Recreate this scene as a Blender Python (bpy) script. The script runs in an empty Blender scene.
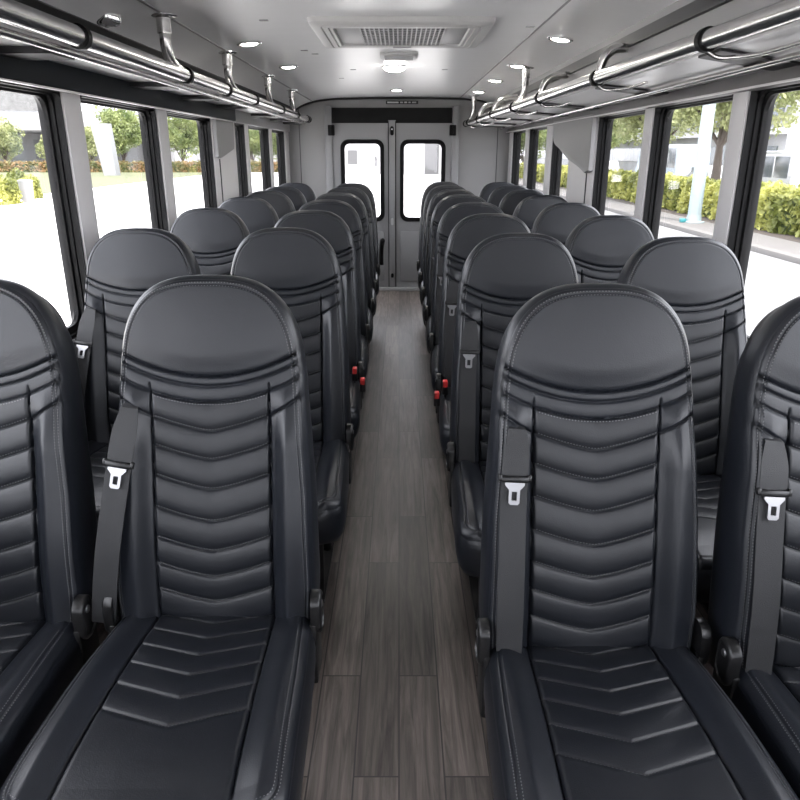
import bpy, math
import numpy as np
from mathutils import Vector, Matrix
PI = math.pi
C = bpy.context.scene.collection
sc = bpy.context.scene
rng = np.random.default_rng(7)
XW = 1.12            # half width of the cabin at the windows
DR = 7.5             # rear wall

# ------------------------------------------------------------------ materials
def new_mat(name):
    m = bpy.data.materials.new(name); m.use_nodes = True
    nt = m.node_tree
    return m, nt, nt.nodes, nt.links, nt.nodes['Principled BSDF']

def pbr(name, col, rough=.5, metal=0., bump=0., bscale=200., spec=.5, coat=0., vary=0., vscale=6., stretch=None):
    m, nt, N, L, b = new_mat(name)
    b.inputs['Base Color'].default_value = (*col, 1)
    b.inputs['Roughness'].default_value = rough
    b.inputs['Metallic'].default_value = metal
    b.inputs['Specular IOR Level'].default_value = spec
    b.inputs['Coat Weight'].default_value = coat
    tc = N.new('ShaderNodeTexCoord')
    vec = tc.outputs['Object']
    if stretch:
        mp = N.new('ShaderNodeMapping'); mp.inputs['Scale'].default_value = stretch
        L.new(vec, mp.inputs['Vector']); vec = mp.outputs['Vector']
    if vary:
        n = N.new('ShaderNodeTexNoise'); n.inputs['Scale'].default_value = vscale; n.inputs['Detail'].default_value = 4
        L.new(vec, n.inputs['Vector'])
        mx = N.new('ShaderNodeMix'); mx.data_type = 'RGBA'
        mx.inputs['A'].default_value = (*[c*(1-vary) for c in col], 1)
        mx.inputs['B'].default_value = (*[min(1, c*(1+vary)) for c in col], 1)
        L.new(n.outputs['Fac'], mx.inputs['Factor']); L.new(mx.outputs['Result'], b.inputs['Base Color'])
    if bump:
        n2 = N.new('ShaderNodeTexNoise'); n2.inputs['Scale'].default_value = bscale; n2.inputs['Detail'].default_value = 3
        L.new(vec, n2.inputs['Vector'])
        bp = N.new('ShaderNodeBump'); bp.inputs['Strength'].default_value = bump; bp.inputs['Distance'].default_value = .002
        L.new(n2.outputs['Fac'], bp.inputs['Height']); L.new(bp.outputs['Normal'], b.inputs['Normal'])
    return m

def emit(name, col, s):
    m, nt, N, L, b = new_mat(name)
    b.inputs['Base Color'].default_value = (*col, 1)
    b.inputs['Emission Color'].default_value = (*col, 1); b.inputs['Emission Strength'].default_value = s
    return m

def leather_mat(name, base):
    m, nt, N, L, b = new_mat(name)
    tc = N.new('ShaderNodeTexCoord')
    v = N.new('ShaderNodeTexVoronoi'); v.inputs['Scale'].default_value = 420
    L.new(tc.outputs['Object'], v.inputs['Vector'])
    n = N.new('ShaderNodeTexNoise'); n.inputs['Scale'].default_value = 9; n.inputs['Detail'].default_value = 5
    L.new(tc.outputs['Object'], n.inputs['Vector'])
    bp = N.new('ShaderNodeBump'); bp.inputs['Strength'].default_value = .18; bp.inputs['Distance'].default_value = .0008
    L.new(v.outputs['Distance'], bp.inputs['Height'])
    bp2 = N.new('ShaderNodeBump'); bp2.inputs['Strength'].default_value = .25; bp2.inputs['Distance'].default_value = .006
    L.new(n.outputs['Fac'], bp2.inputs['Height']); L.new(bp.outputs['Normal'], bp2.inputs['Normal'])
    L.new(bp2.outputs['Normal'], b.inputs['Normal'])
    b.inputs['Base Color'].default_value = (*base, 1)
    mr = N.new('ShaderNodeMapRange'); mr.inputs['To Min'].default_value = .32; mr.inputs['To Max'].default_value = .43
    L.new(n.outputs['Fac'], mr.inputs['Value']); L.new(mr.outputs['Result'], b.inputs['Roughness'])
    b.inputs['Specular IOR Level'].default_value = .46
    return m

def floor_mat():
    m, nt, N, L, b = new_mat('wood_plank_vinyl')
    tc = N.new('ShaderNodeTexCoord')
    mp = N.new('ShaderNodeMapping'); mp.inputs['Rotation'].default_value = (0, 0, PI/2); mp.inputs['Location'].default_value = (.35, 0, 0)
    L.new(tc.outputs['Object'], mp.inputs['Vector'])
    br = N.new('ShaderNodeTexBrick')
    br.inputs['Scale'].default_value = 1; br.inputs['Brick Width'].default_value = .92; br.inputs['Row Height'].default_value = .108
    br.inputs['Mortar Size'].default_value = .0022; br.inputs['Mortar Smooth'].default_value = .3
    br.offset = .37; br.offset_frequency = 2
    br.inputs['Color1'].default_value = (.0, .0, .0, 1); br.inputs['Color2'].default_value = (1, 1, 1, 1); br.inputs['Mortar'].default_value = (0, 0, 0, 1)
    L.new(mp.outputs['Vector'], br.inputs['Vector'])
    mp2 = N.new('ShaderNodeMapping'); mp2.inputs['Scale'].default_value = (60, 3.2, 1)
    L.new(tc.outputs['Object'], mp2.inputs['Vector'])
    # shift the grain from plank to plank
    ad = N.new('ShaderNodeVectorMath'); ad.operation = 'ADD'
    sc_ = N.new('ShaderNodeVectorMath'); sc_.operation = 'SCALE'; sc_.inputs['Scale'].default_value = 37
    L.new(br.outputs['Color'], sc_.inputs[0]); L.new(mp2.outputs['Vector'], ad.inputs[0]); L.new(sc_.outputs['Vector'], ad.inputs[1])
    g = N.new('ShaderNodeTexNoise'); g.inputs['Scale'].default_value = 1; g.inputs['Detail'].default_value = 7; g.inputs['Roughness'].default_value = .65
    g.inputs['Distortion'].default_value = .6
    L.new(ad.outputs['Vector'], g.inputs['Vector'])
    cr = N.new('ShaderNodeValToRGB')
    e = cr.color_ramp.elements
    e[0].position = .32; e[0].color = (.050, .040, .034, 1)
    e[1].position = .70; e[1].color = (.25, .21, .185, 1)
    mid = e.new(.5); mid.color = (.135, .112, .098, 1)
    L.new(g.outputs['Fac'], cr.inputs['Fac'])
    tone = N.new('ShaderNodeMapRange'); tone.inputs['To Min'].default_value = .60; tone.inputs['To Max'].default_value = 1.28
    sep = N.new('ShaderNodeSeparateColor'); L.new(br.outputs['Color'], sep.inputs['Color']); L.new(sep.outputs['Red'], tone.inputs['Value'])
    mul = N.new('ShaderNodeVectorMath'); mul.operation = 'SCALE'
    L.new(cr.outputs['Color'], mul.inputs[0]); L.new(tone.outputs['Result'], mul.inputs['Scale'])
    mx = N.new('ShaderNodeMix'); mx.data_type = 'RGBA'; mx.inputs['B'].default_value = (.03, .026, .024, 1)
    L.new(br.outputs['Fac'], mx.inputs['Factor']); L.new(mul.outputs['Vector'], mx.inputs['A'])
    L.new(mx.outputs['Result'], b.inputs['Base Color'])
    b.inputs['Roughness'].default_value = .44
    b.inputs['Specular IOR Level'].default_value = .85
    bp = N.new('ShaderNodeBump'); bp.inputs['Strength'].default_value = .25; bp.inputs['Distance'].default_value = .002
    L.new(g.outputs['Fac'], bp.inputs['Height']); L.new(bp.outputs['Normal'], b.inputs['Normal'])
    return m

def glass_mat():
    m, nt, N, L, b = new_mat('window_glass')
    N.remove(b)
    tr = N.new('ShaderNodeBsdfTransparent'); tr.inputs['Color'].default_value = (.96, .955, .955, 1)
    gl = N.new('ShaderNodeBsdfGlossy'); gl.inputs['Roughness'].default_value = .02
    lw = N.new('ShaderNodeLayerWeight'); lw.inputs['Blend'].default_value = .5
    pw = N.new('ShaderNodeMath'); pw.operation = 'POWER'; pw.inputs[1].default_value = 4
    fr = N.new('ShaderNodeMath'); fr.operation = 'MULTIPLY_ADD'; fr.inputs[1].default_value = .35; fr.inputs[2].default_value = .02
    L.new(lw.outputs['Facing'], pw.inputs[0]); L.new(pw.outputs[0], fr.inputs[0])
    mx = N.new('ShaderNodeMixShader')
    L.new(fr.outputs[0], mx.inputs['Fac']); L.new(tr.outputs['BSDF'], mx.inputs[1]); L.new(gl.outputs['BSDF'], mx.inputs[2])
    L.new(mx.outputs['Shader'], N['Material Output'].inputs['Surface'])
    return m

def leaf_mat(name, c1, c2, scale=1.5):
    m, nt, N, L, b = new_mat(name)
    tc = N.new('ShaderNodeTexCoord')
    n = N.new('ShaderNodeTexNoise'); n.inputs['Scale'].default_value = scale; n.inputs['Detail'].default_value = 6
    L.new(tc.outputs['Object'], n.inputs['Vector'])
    cr = N.new('ShaderNodeValToRGB'); e = cr.color_ramp.elements
    e[0].position = .38; e[0].color = (*c1, 1); e[1].position = .62; e[1].color = (*c2, 1)
    L.new(n.outputs['Fac'], cr.inputs['Fac'])
    L.new(cr.outputs['Color'], b.inputs['Base Color']); b.inputs['Roughness'].default_value = .6
    t = N.new('ShaderNodeBsdfTranslucent'); L.new(cr.outputs['Color'], t.inputs['Color'])
    mx = N.new('ShaderNodeMixShader'); mx.inputs['Fac'].default_value = .4
    L.new(b.outputs['BSDF'], mx.inputs[1]); L.new(t.outputs['BSDF'], mx.inputs[2])
    L.new(mx.outputs['Shader'], N['Material Output'].inputs['Surface'])
    return m

M = {}
M['leather'] = leather_mat('black_leather', (.0080, .0096, .0135))
M['quilt'] = leather_mat('black_leather_quilt_shade', (.0058, .0070, .0100))  # same leather, darker: shade on the quilted panels put into the colour
M['thread'] = pbr('grey_thread', (.15, .15, .155), .7)
M['webbing'] = pbr('belt_webbing', (.020, .0205, .022), .6, bump=.4, bscale=900, stretch=(1, .05, 1))
M['plastic'] = pbr('black_plastic', (.006, .006, .0065), .35, bump=.1, bscale=500)
M['shell'] = pbr('charcoal_shell', (.012, .012, .013), .5, bump=.2, bscale=300)
M['steel_black'] = pbr('black_painted_steel', (.006, .006, .0065), .4)
M['steel'] = pbr('bright_steel', (.36, .36, .37), .32, metal=1.)
M['brushed'] = pbr('brushed_stainless', (.66, .65, .64), .22, metal=1., )
M['chrome'] = pbr('chrome', (.8, .8, .8), .12, metal=1.)
M['red'] = pbr('red_plastic', (.62, .03, .03), .4)
M['ceiling'] = pbr('satin_grey_ceiling', (.63, .63, .632), .33, spec=.4, bump=.06, bscale=8, vary=.04, vscale=2, stretch=(.6, 6, 1))
M['lining'] = pbr('grey_wall_lining', (.20, .197, .197), .5, bump=.12, bscale=300)
M['pillar'] = pbr('pale_grey_pillar_trim', (.50, .49, .49), .5, bump=.1, bscale=300)
M['door'] = pbr('grey_painted_door', (.195, .195, .20), .4)
M['rubber'] = pbr('black_rubber', (.0025, .0025, .0028), .5, spec=.14)
M['header'] = pbr('navy_black_header', (.0035, .0055, .0085), .6, spec=.15, bump=.1, bscale=200)
M['header_grey'] = pbr('dark_grey_header', (.06, .056, .056), .5)
M['strip'] = pbr('dark_strip', (.008, .008, .009), .5)
M['seam'] = pbr('ceiling_seam', (.20, .20, .205), .4)
M['shelf'] = pbr('satin_shelf', (.50, .50, .505), .32, metal=.15, spec=.5)
M['white_plastic'] = pbr('off_white_plastic', (.48, .475, .465), .4)
M['grey_plastic'] = pbr('grey_plastic', (.33, .33, .33), .45)
M['dark_grille'] = pbr('dark_grille_backing', (.006, .006, .006), .7)
M['lamp'] = emit('lamp_lens', (1, .95, .88), 14)
M['dome'] = emit('added_dome_lens', (1, .96, .9), 26)
M['floor'] = floor_mat()
M['glass'] = glass_mat()
M['concrete'] = pbr('pale_concrete', (.60, .59, .57), .85, vary=.08, vscale=.4)
M['road'] = pbr('sunlit_road', (.14, .14, .14), .85, vary=.08, vscale=.3)
M['kerb'] = pbr('kerb_stone', (.10, .095, .09), .8, vary=.1, vscale=3)
M['lawn'] = pbr('dry_lawn', (.075, .082, .035), .9, vary=.3, vscale=.8)
M['soil'] = pbr('bark_mulch', (.030, .022, .017), .9, vary=.3, vscale=3)
M['trunk'] = pbr('tree_bark', (.07, .055, .045), .85, vary=.3, vscale=6)
M['leaf'] = leaf_mat('tree_leaves', (.10, .14, .045), (.30, .34, .14), .6)
M['leaf_pale'] = leaf_mat('pale_tree_leaves', (.16, .19, .075), (.38, .40, .20), .6)
M['hedge'] = leaf_mat('hedge_leaves', (.12, .14, .03), (.42, .42, .12), 1.2)
M['hedge_rust'] = leaf_mat('rusty_hedge_leaves', (.12, .14, .05), (.30, .19, .09), .8)
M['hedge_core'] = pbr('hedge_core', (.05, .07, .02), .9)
M['facade'] = pbr('white_facade', (.28, .28, .285), .7, vary=.04, vscale=.3)
M['facade_grey'] = pbr('grey_facade', (.20, .203, .208), .7, vary=.1, vscale=.3)
M['facade_glass'] = pbr('facade_glazing', (.07, .08, .09), .25)
M['pole'] = pbr('white_painted_pole', (.20, .245, .255), .5, vary=.06, vscale=2)
M['pole_teal'] = pbr('teal_paint', (.02, .15, .16), .5)
M['car_white'] = pbr('white_car_paint', (.28, .285, .29), .25, coat=.5)
M['car_blue'] = pbr('pale_blue_paint', (.17, .21, .25), .3, coat=.4)
M['bin'] = pbr('white_bin', (.20, .20, .20), .6)

# ------------------------------------------------------------------ helpers
def me_np(name, V, F):
    V = np.asarray(V, dtype=np.float32).reshape(-1, 3)
    me = bpy.data.meshes.new(name)
    if isinstance(F, np.ndarray) and F.ndim == 2:
        nf, k = F.shape
        me.vertices.add(len(V)); me.vertices.foreach_set('co', V.ravel())
        me.loops.add(nf*k); me.loops.foreach_set('vertex_index', F.astype(np.int32).ravel())
        me.polygons.add(nf); me.polygons.foreach_set('loop_start', np.arange(0, nf*k, k, dtype=np.int32))
        me.update(calc_edges=True)
    else:
        me.from_pydata(V.tolist(), [], [tuple(f) for f in F]); me.update()
    return me

def link(name, me, mat, parent=None, smooth=False, angle=None):
    o = bpy.data.objects.new(name, me); C.objects.link(o)
    if mat: me.materials.append(mat)
    if smooth or angle:
        me.polygons.foreach_set('use_smooth', [True]*len(me.polygons))
        if angle:
            me.set_sharp_from_angle(angle=math.radians(angle))
    if parent: o.parent = parent
    return o

class MB:
    def __init__(s): s.v = []; s.f = []
    def add(s, V, F):
        n = len(s.v); s.v += [tuple(p) for p in V]; s.f += [tuple(i+n for i in f) for f in F]; return s
    def box(s, x0, x1, y0, y1, z0, z1, b=0.0):
        if b <= 0:
            V = [(x, y, z) for x in (x0, x1) for y in (y0, y1) for z in (z0, z1)]
            F = [(0,1,3,2),(4,6,7,5),(0,4,5,1),(2,3,7,6),(0,2,6,4),(1,5,7,3)]
            return s.add(V, F)
        import bmesh
        bm = bmesh.new(); bmesh.ops.create_cube(bm, size=1)
        for v in bm.verts:
            v.co = ((x0+x1)/2+v.co.x*(x1-x0), (y0+y1)/2+v.co.y*(y1-y0), (z0+z1)/2+v.co.z*(z1-z0))
        bmesh.ops.bevel(bm, geom=bm.edges[:], offset=b, segments=2, affect='EDGES', profile=.5)
        bm.verts.index_update()
        s.add([v.co[:] for v in bm.verts], [[v.index for v in f.verts] for f in bm.faces]); bm.free(); return s
    def tube(s, P, r, n=12, cap=True):
        P = [Vector(p) for p in P]; m = len(P)
        R = r if hasattr(r, '__len__') else [r]*m
        t0 = (P[1]-P[0]).normalized()
        ref = Vector((0,0,1)) if abs(t0.z) < .9 else Vector((1,0,0))
        u = t0.cross(ref).normalized(); V = []
        for i in range(m):
            t = (P[min(i+1, m-1)]-P[max(i-1, 0)]).normalized()
            u = (u - t*u.dot(t)).normalized(); w = t.cross(u)
            for k in range(n):
                a = 2*PI*k/n; V.append(P[i]+(u*math.cos(a)+w*math.sin(a))*R[i])
        F = [(i*n+k, i*n+(k+1)%n, (i+1)*n+(k+1)%n, (i+1)*n+k) for i in range(m-1) for k in range(n)]
        if cap: F += [tuple(range(n-1, -1, -1)), tuple((m-1)*n+k for k in range(n))]
        return s.add(V, F)
    def lathe(s, prof, c=(0,0,0), n=32):
        V = []; m = len(prof)
        for r, z in prof:
            for k in range(n):
                a = 2*PI*k/n; V.append((c[0]+r*math.cos(a), c[1]+r*math.sin(a), c[2]+z))
        F = [(i*n+k, i*n+(k+1)%n, (i+1)*n+(k+1)%n, (i+1)*n+k) for i in range(m-1) for k in range(n)]
        F += [tuple(range(n-1, -1, -1)), tuple((m-1)*n+k for k in range(n))]
        return s.add(V, F)
    def loft(s, rings, cap0=True, cap1=True):
        n = len(rings[0]); V = [p for r in rings for p in r]; m = len(rings)
        F = [(i*n+k, i*n+(k+1)%n, (i+1)*n+(k+1)%n, (i+1)*n+k) for i in range(m-1) for k in range(n)]
        if cap0: F.append(tuple(range(n-1, -1, -1)))
        if cap1: F.append(tuple((m-1)*n+k for k in range(n)))
        return s.add(V, F)
    def build(s, name, mat, parent=None, smooth=False, angle=None):
        me = bpy.data.meshes.new(name); me.from_pydata(s.v, [], s.f)
        import bmesh
        bm = bmesh.new(); bm.from_mesh(me); bmesh.ops.recalc_face_normals(bm, faces=bm.faces); bm.to_mesh(me); bm.free()
        me.update()
        return link(name, me, mat, parent, smooth, angle)

def rrect(a0, a1, b0, b1, r, n=6):
    """rounded rectangle in 2D, counter-clockwise"""
    P = []
    for cx, cy, s in ((a1-r, b0+r, -PI/2), (a1-r, b1-r, 0), (a0+r, b1-r, PI/2), (a0+r, b0+r, PI)):
        for k in range(n+1):
            a = s+PI/2*k/n; P.append((cx+r*math.cos(a), cy+r*math.sin(a)))
    return P

def tag(o, label, cat, group=None, kind=None):
    o['label'] = label; o['category'] = cat
    if group: o['group'] = group
    if kind: o['kind'] = kind
    return o
def struct(o, label, cat): return tag(o, label, cat, kind='structure')
def empty(name, loc=(0,0,0)):
    o = bpy.data.objects.new(name, None); C.objects.link(o); o.location = loc; o.empty_display_size = .1
    return o
def copy_tree(o, parent=None):
    c = o.copy(); C.objects.link(c)
    if parent: c.parent = parent
    for ch in o.children: copy_tree(ch, c)
    return c
def smooth_path(P, n=8):
    P = [Vector(p) for p in P]; out = []
    for i in range(len(P)-1):
        a, b, c, d = P[max(i-1,0)], P[i], P[i+1], P[min(i+2, len(P)-1)]
        for k in range(n):
            t = k/n
            out.append(.5*((2*b)+(c-a)*t+(2*a-5*b+4*c-d)*t*t+(-a+3*b-3*c+d)*t**3))
    out.append(P[-1]); return out
def sstep(a, b, x):
    t = np.clip((x-a)/(b-a), 0, 1); return t*t*(3-2*t)

# ------------------------------------------------------------------ the passenger seat
NB = 2.9; HS = .52; HT = .752
def w_back(h): return np.interp(h, [0, .1, .3, .5, .6, .76], [.208, .212, .207, .194, .188, .185])
def htop(s): return HS+(HT-HS)*np.power(np.clip(1-np.abs(s)**NB, 0, 1), 1/NB)
CHEV = [.498, .436, .376, .3125, .2444, .180, .1226, .066]
PW = .126
def chev_sag(x): return .034*np.clip(np.abs(x)/PW, 0, 1.6)**1.35
def smile(x): return .049*(x/.185)**2
def diag(x): return .468+.044*(np.abs(x)-PW)/.070
def gr(dist, depth, sig): return -depth*np.exp(-(dist/sig)**2)
def edge_dist(x, h):
    w = w_back(h); s = np.abs(x)/w
    hh = np.clip((h-HS)/(HT-HS), 0, None)
    q = np.power(np.clip(s, 0, 2)**NB+hh**NB, 1/NB)
    c2 = np.clip((s/np.maximum(q, 1e-6))**NB, 0, 1)
    return np.where(h < HS, (1-s)*w, (1-q)*(w*c2+(HT-HS)*(1-c2)))
def back_depth(x, h):
    x = np.asarray(x, float); h = np.asarray(h, float); ax = np.abs(x)
    e = edge_dist(x, h)
    d = .012*np.exp(-((h-.18)/.15)**2)
    # head pad
    S1 = .551+smile(x); S2 = .531+smile(x); S3 = .498+smile(x)*1.02
    head = sstep(0, .05, h-S1)
    d = d+head*.005*np.clip(1-(x/.22)**2, 0, 1)*np.clip((HT+.03-h)/.12, 0, 1)**.5
    d = d+.003*np.sqrt(np.clip((h-S1)/.010, 0, 1))*(h > S1)
    d = d+gr(h-S1, .005, .0019)+gr(h-S2, .0045, .0019)
    band = (h > S2) & (h < S1); t = np.clip((h-S2)/.02, 0, 1); d = d+band*.003*np.sqrt(np.clip(4*t*(1-t), 0, 1))
    band = (h > S3) & (h < S2); t = np.clip((h-S3)/(S2-S3), 0, 1); d = d+band*.003*np.sqrt(np.clip(4*t*(1-t), 0, 1))
    d = d+gr(h-S3, .0035, .0022)
    # bolsters
    below = h < S3
    bol = sstep(PW, .165, ax)*sstep(.56, .40, h)
    d = d+.032*bol-.010*sstep(.16, .205, ax)*sstep(.56, .40, h)
    patch = below & (ax > PW) & (h > diag(x))
    t = np.clip((h-diag(x))/np.maximum(S3-diag(x), .005), 0, 1)
    d = d+patch*.006*np.sqrt(np.clip(4*t*(1-t), 0, 1))
    d = d+gr(h-diag(x), .0045, .0024)*(ax > PW)
    d = d+gr(ax-PW, .006, .0022)*sstep(.53, .515, h-smile(x)*.6)
    # quilted bands
    H = h-chev_sag(x); cs = CHEV+[.005]
    puff = np.zeros_like(d)
    for a, b in zip(cs[:-1], cs[1:]):
        t = np.clip((H-b)/(a-b), 0, 1); ins = (H <= a) & (H > b)
        puff = np.where(ins, .0075*np.power(np.clip(4*t*(1-t), 0, 1), .42)*(1.15-.3*t), puff)
    pan = (ax < PW) & below
    fall = np.clip((PW-ax)/.008, 0, 1)**.5
    d = d+pan*puff*fall
    for c in CHEV[1:]:
        d = d+pan*gr(H-c, .003, .0018)
    # edge: seam, then round over
    d = d+gr(e-.011, .003, .0020)
    k = 1-np.clip(e/.016, 0, 1)
    d = d-.014*(1-np.sqrt(np.clip(1-k*k, 0, 1)))
    return d
NY, NZ = .978, .205
Z0 = .40
def bp3(x, h, d):
    return np.stack([x, .21*h-NY*d, Z0+h+NZ*d], -1)

def grid_part(name, P, keep, mat, parent, extra=None):
    m, n = P.shape[:2]
    idx = np.arange(m*n).reshape(m, n)
    q = np.stack([idx[:-1, :-1], idx[:-1, 1:], idx[1:, 1:], idx[1:, :-1]], -1)[keep]
    used, inv = np.unique(q.ravel(), return_inverse=True)
    V = P.reshape(-1, 3)[used]; F = inv.reshape(-1, 4); nq = len(F)
    if extra:
        F = np.concatenate([F, extra[1]+len(V)]); V = np.concatenate([V, extra[0]])
    me = me_np(name, V, F)
    o = link(name, me, mat, parent, smooth=True)
    if extra:
        me.materials.append(M['thread'])
        me.polygons.foreach_set('material_index', np.concatenate([np.zeros(nq, np.int32), np.ones(len(F)-nq, np.int32)]))
    return o

def cen(A): return .25*(A[:-1, :-1]+A[1:, :-1]+A[:-1, 1:]+A[1:, 1:])

def strip_mesh(name, loop2, prof, embed, mat, parent, closed=False):
    """sweep a profile (outward, depth) along a 2D outline"""
    L = np.asarray(loop2); T = np.gradient(L, axis=0); T /= np.linalg.norm(T, axis=1)[:, None]+1e-9
    Nn = np.stack([-T[:, 1], T[:, 0]], -1)
    rows = []
    for o, d in prof:
        Q = L+Nn*o; rows.append(embed(Q[:, 0], Q[:, 1], np.full(len(L), d)))
    P = np.stack(rows, 0)
    return grid_part(name, P, np.ones((P.shape[0]-1, P.shape[1]-1), bool), mat, parent)

def stitches(paths, pitch=.0062, ln=.0042, w=.0013, lift=.0011):
    """little raised thread quads along surface paths: (N,3) points with (N,3) normals"""
    V = []
    for P, Nn in paths:
        seg = np.linalg.norm(np.diff(P, axis=0), axis=1); cum = np.concatenate([[0], np.cumsum(seg)])
        for s in np.arange(pitch*.5, cum[-1]-ln, pitch):
            a = np.array([np.interp(s, cum, P[:, k]) for k in range(3)])
            b = np.array([np.interp(s+ln, cum, P[:, k]) for k in range(3)])
            nn = np.array([np.interp(s, cum, Nn[:, k]) for k in range(3)]); nn /= np.linalg.norm(nn)+1e-9
            t = (b-a)/(np.linalg.norm(b-a)+1e-9); c = np.cross(t, nn)*w; mid = (a+b)/2+nn*lift
            V += [a, mid-c, b, mid+c]
    V = np.array(V); return V, np.arange(len(V)).reshape(-1, 4)

def surf_path(fx, fh, depth, embed):
    d = depth(fx, fh); P = embed(fx, fh, d)
    eps = .001
    Pu = embed(fx+eps, fh, depth(fx+eps, fh)); Pv = embed(fx, fh+eps, depth(fx, fh+eps))
    Nn = np.cross(Pu-P, Pv-P); Nn /= np.linalg.norm(Nn, axis=1)[:, None]+1e-12
    return P, Nn

# cushion
CL = .535
def w_cush(y): return np.interp(y, [-.05, 0, .2, .5], [.205, .210, .222, .232])
NC = 3.6; YS = .44
CCH = [.032, .092, .152, .214, .278, .346]
def csag(x): return .043*np.clip(np.abs(x)/.132, 0, 1.5)
def cush_edge(x, y):
    w = w_cush(y); s = np.abs(x)/w
    hh = np.clip((y-YS)/(CL-YS), 0, None)
    q = np.power(np.clip(s, 0, 2)**NC+hh**NC, 1/NC)
    c2 = np.clip((s/np.maximum(q, 1e-6))**NC, 0, 1)
    return np.where(y < YS, (1-s)*w, (1-q)*(w*c2+(CL-YS)*(1-c2)))
def cush_depth(x, y):
    x = np.asarray(x, float); y = np.asarray(y, float); ax = np.abs(x)
    pw = .128+.012*np.clip(y, 0, .5)/.47
    e = cush_edge(x, y)
    d = .012*np.sin(np.clip(y, 0, .47)/.47*PI)
    d = d+.016*sstep(pw, pw+.05, ax)-.008*sstep(.18, .22, ax)
    Y = y+csag(x); cs = [-.03]+CCH
    puff = np.zeros_like(d)
    for a, b in zip(cs[:-1], cs[1:]):
        t = np.clip((Y-a)/(b-a), 0, 1); ins = (Y >= a) & (Y < b)
        puff = np.where(ins, .0042*np.power(np.clip(4*t*(1-t), 0, 1), .6), puff)
    front = Y >= CCH[-1]
    puff = np.where(front, (.0050)*np.sqrt(np.clip((Y-CCH[-1])/.012, 0, 1)), puff)
    pan = ax < pw
    d = d+pan*puff*np.clip((pw-ax)/.01, 0, 1)**.5
    for c in CCH: d = d+pan*gr(Y-c, .0022, .002)
    d = d+gr(ax-pw, .006, .003)
    d = d+gr(e-.020, .003, .0024)
    k = 1-np.clip(e/.028, 0, 1)
    d = d-.024*(1-np.sqrt(np.clip(1-k*k, 0, 1)))
    k2 = np.clip((y-.39)/.145, 0, 1); d = d-.016*k2*k2
    return d
def cp3(x, y, d): return np.stack([x, -y, .432+.028*y/.47+d], -1)

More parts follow.
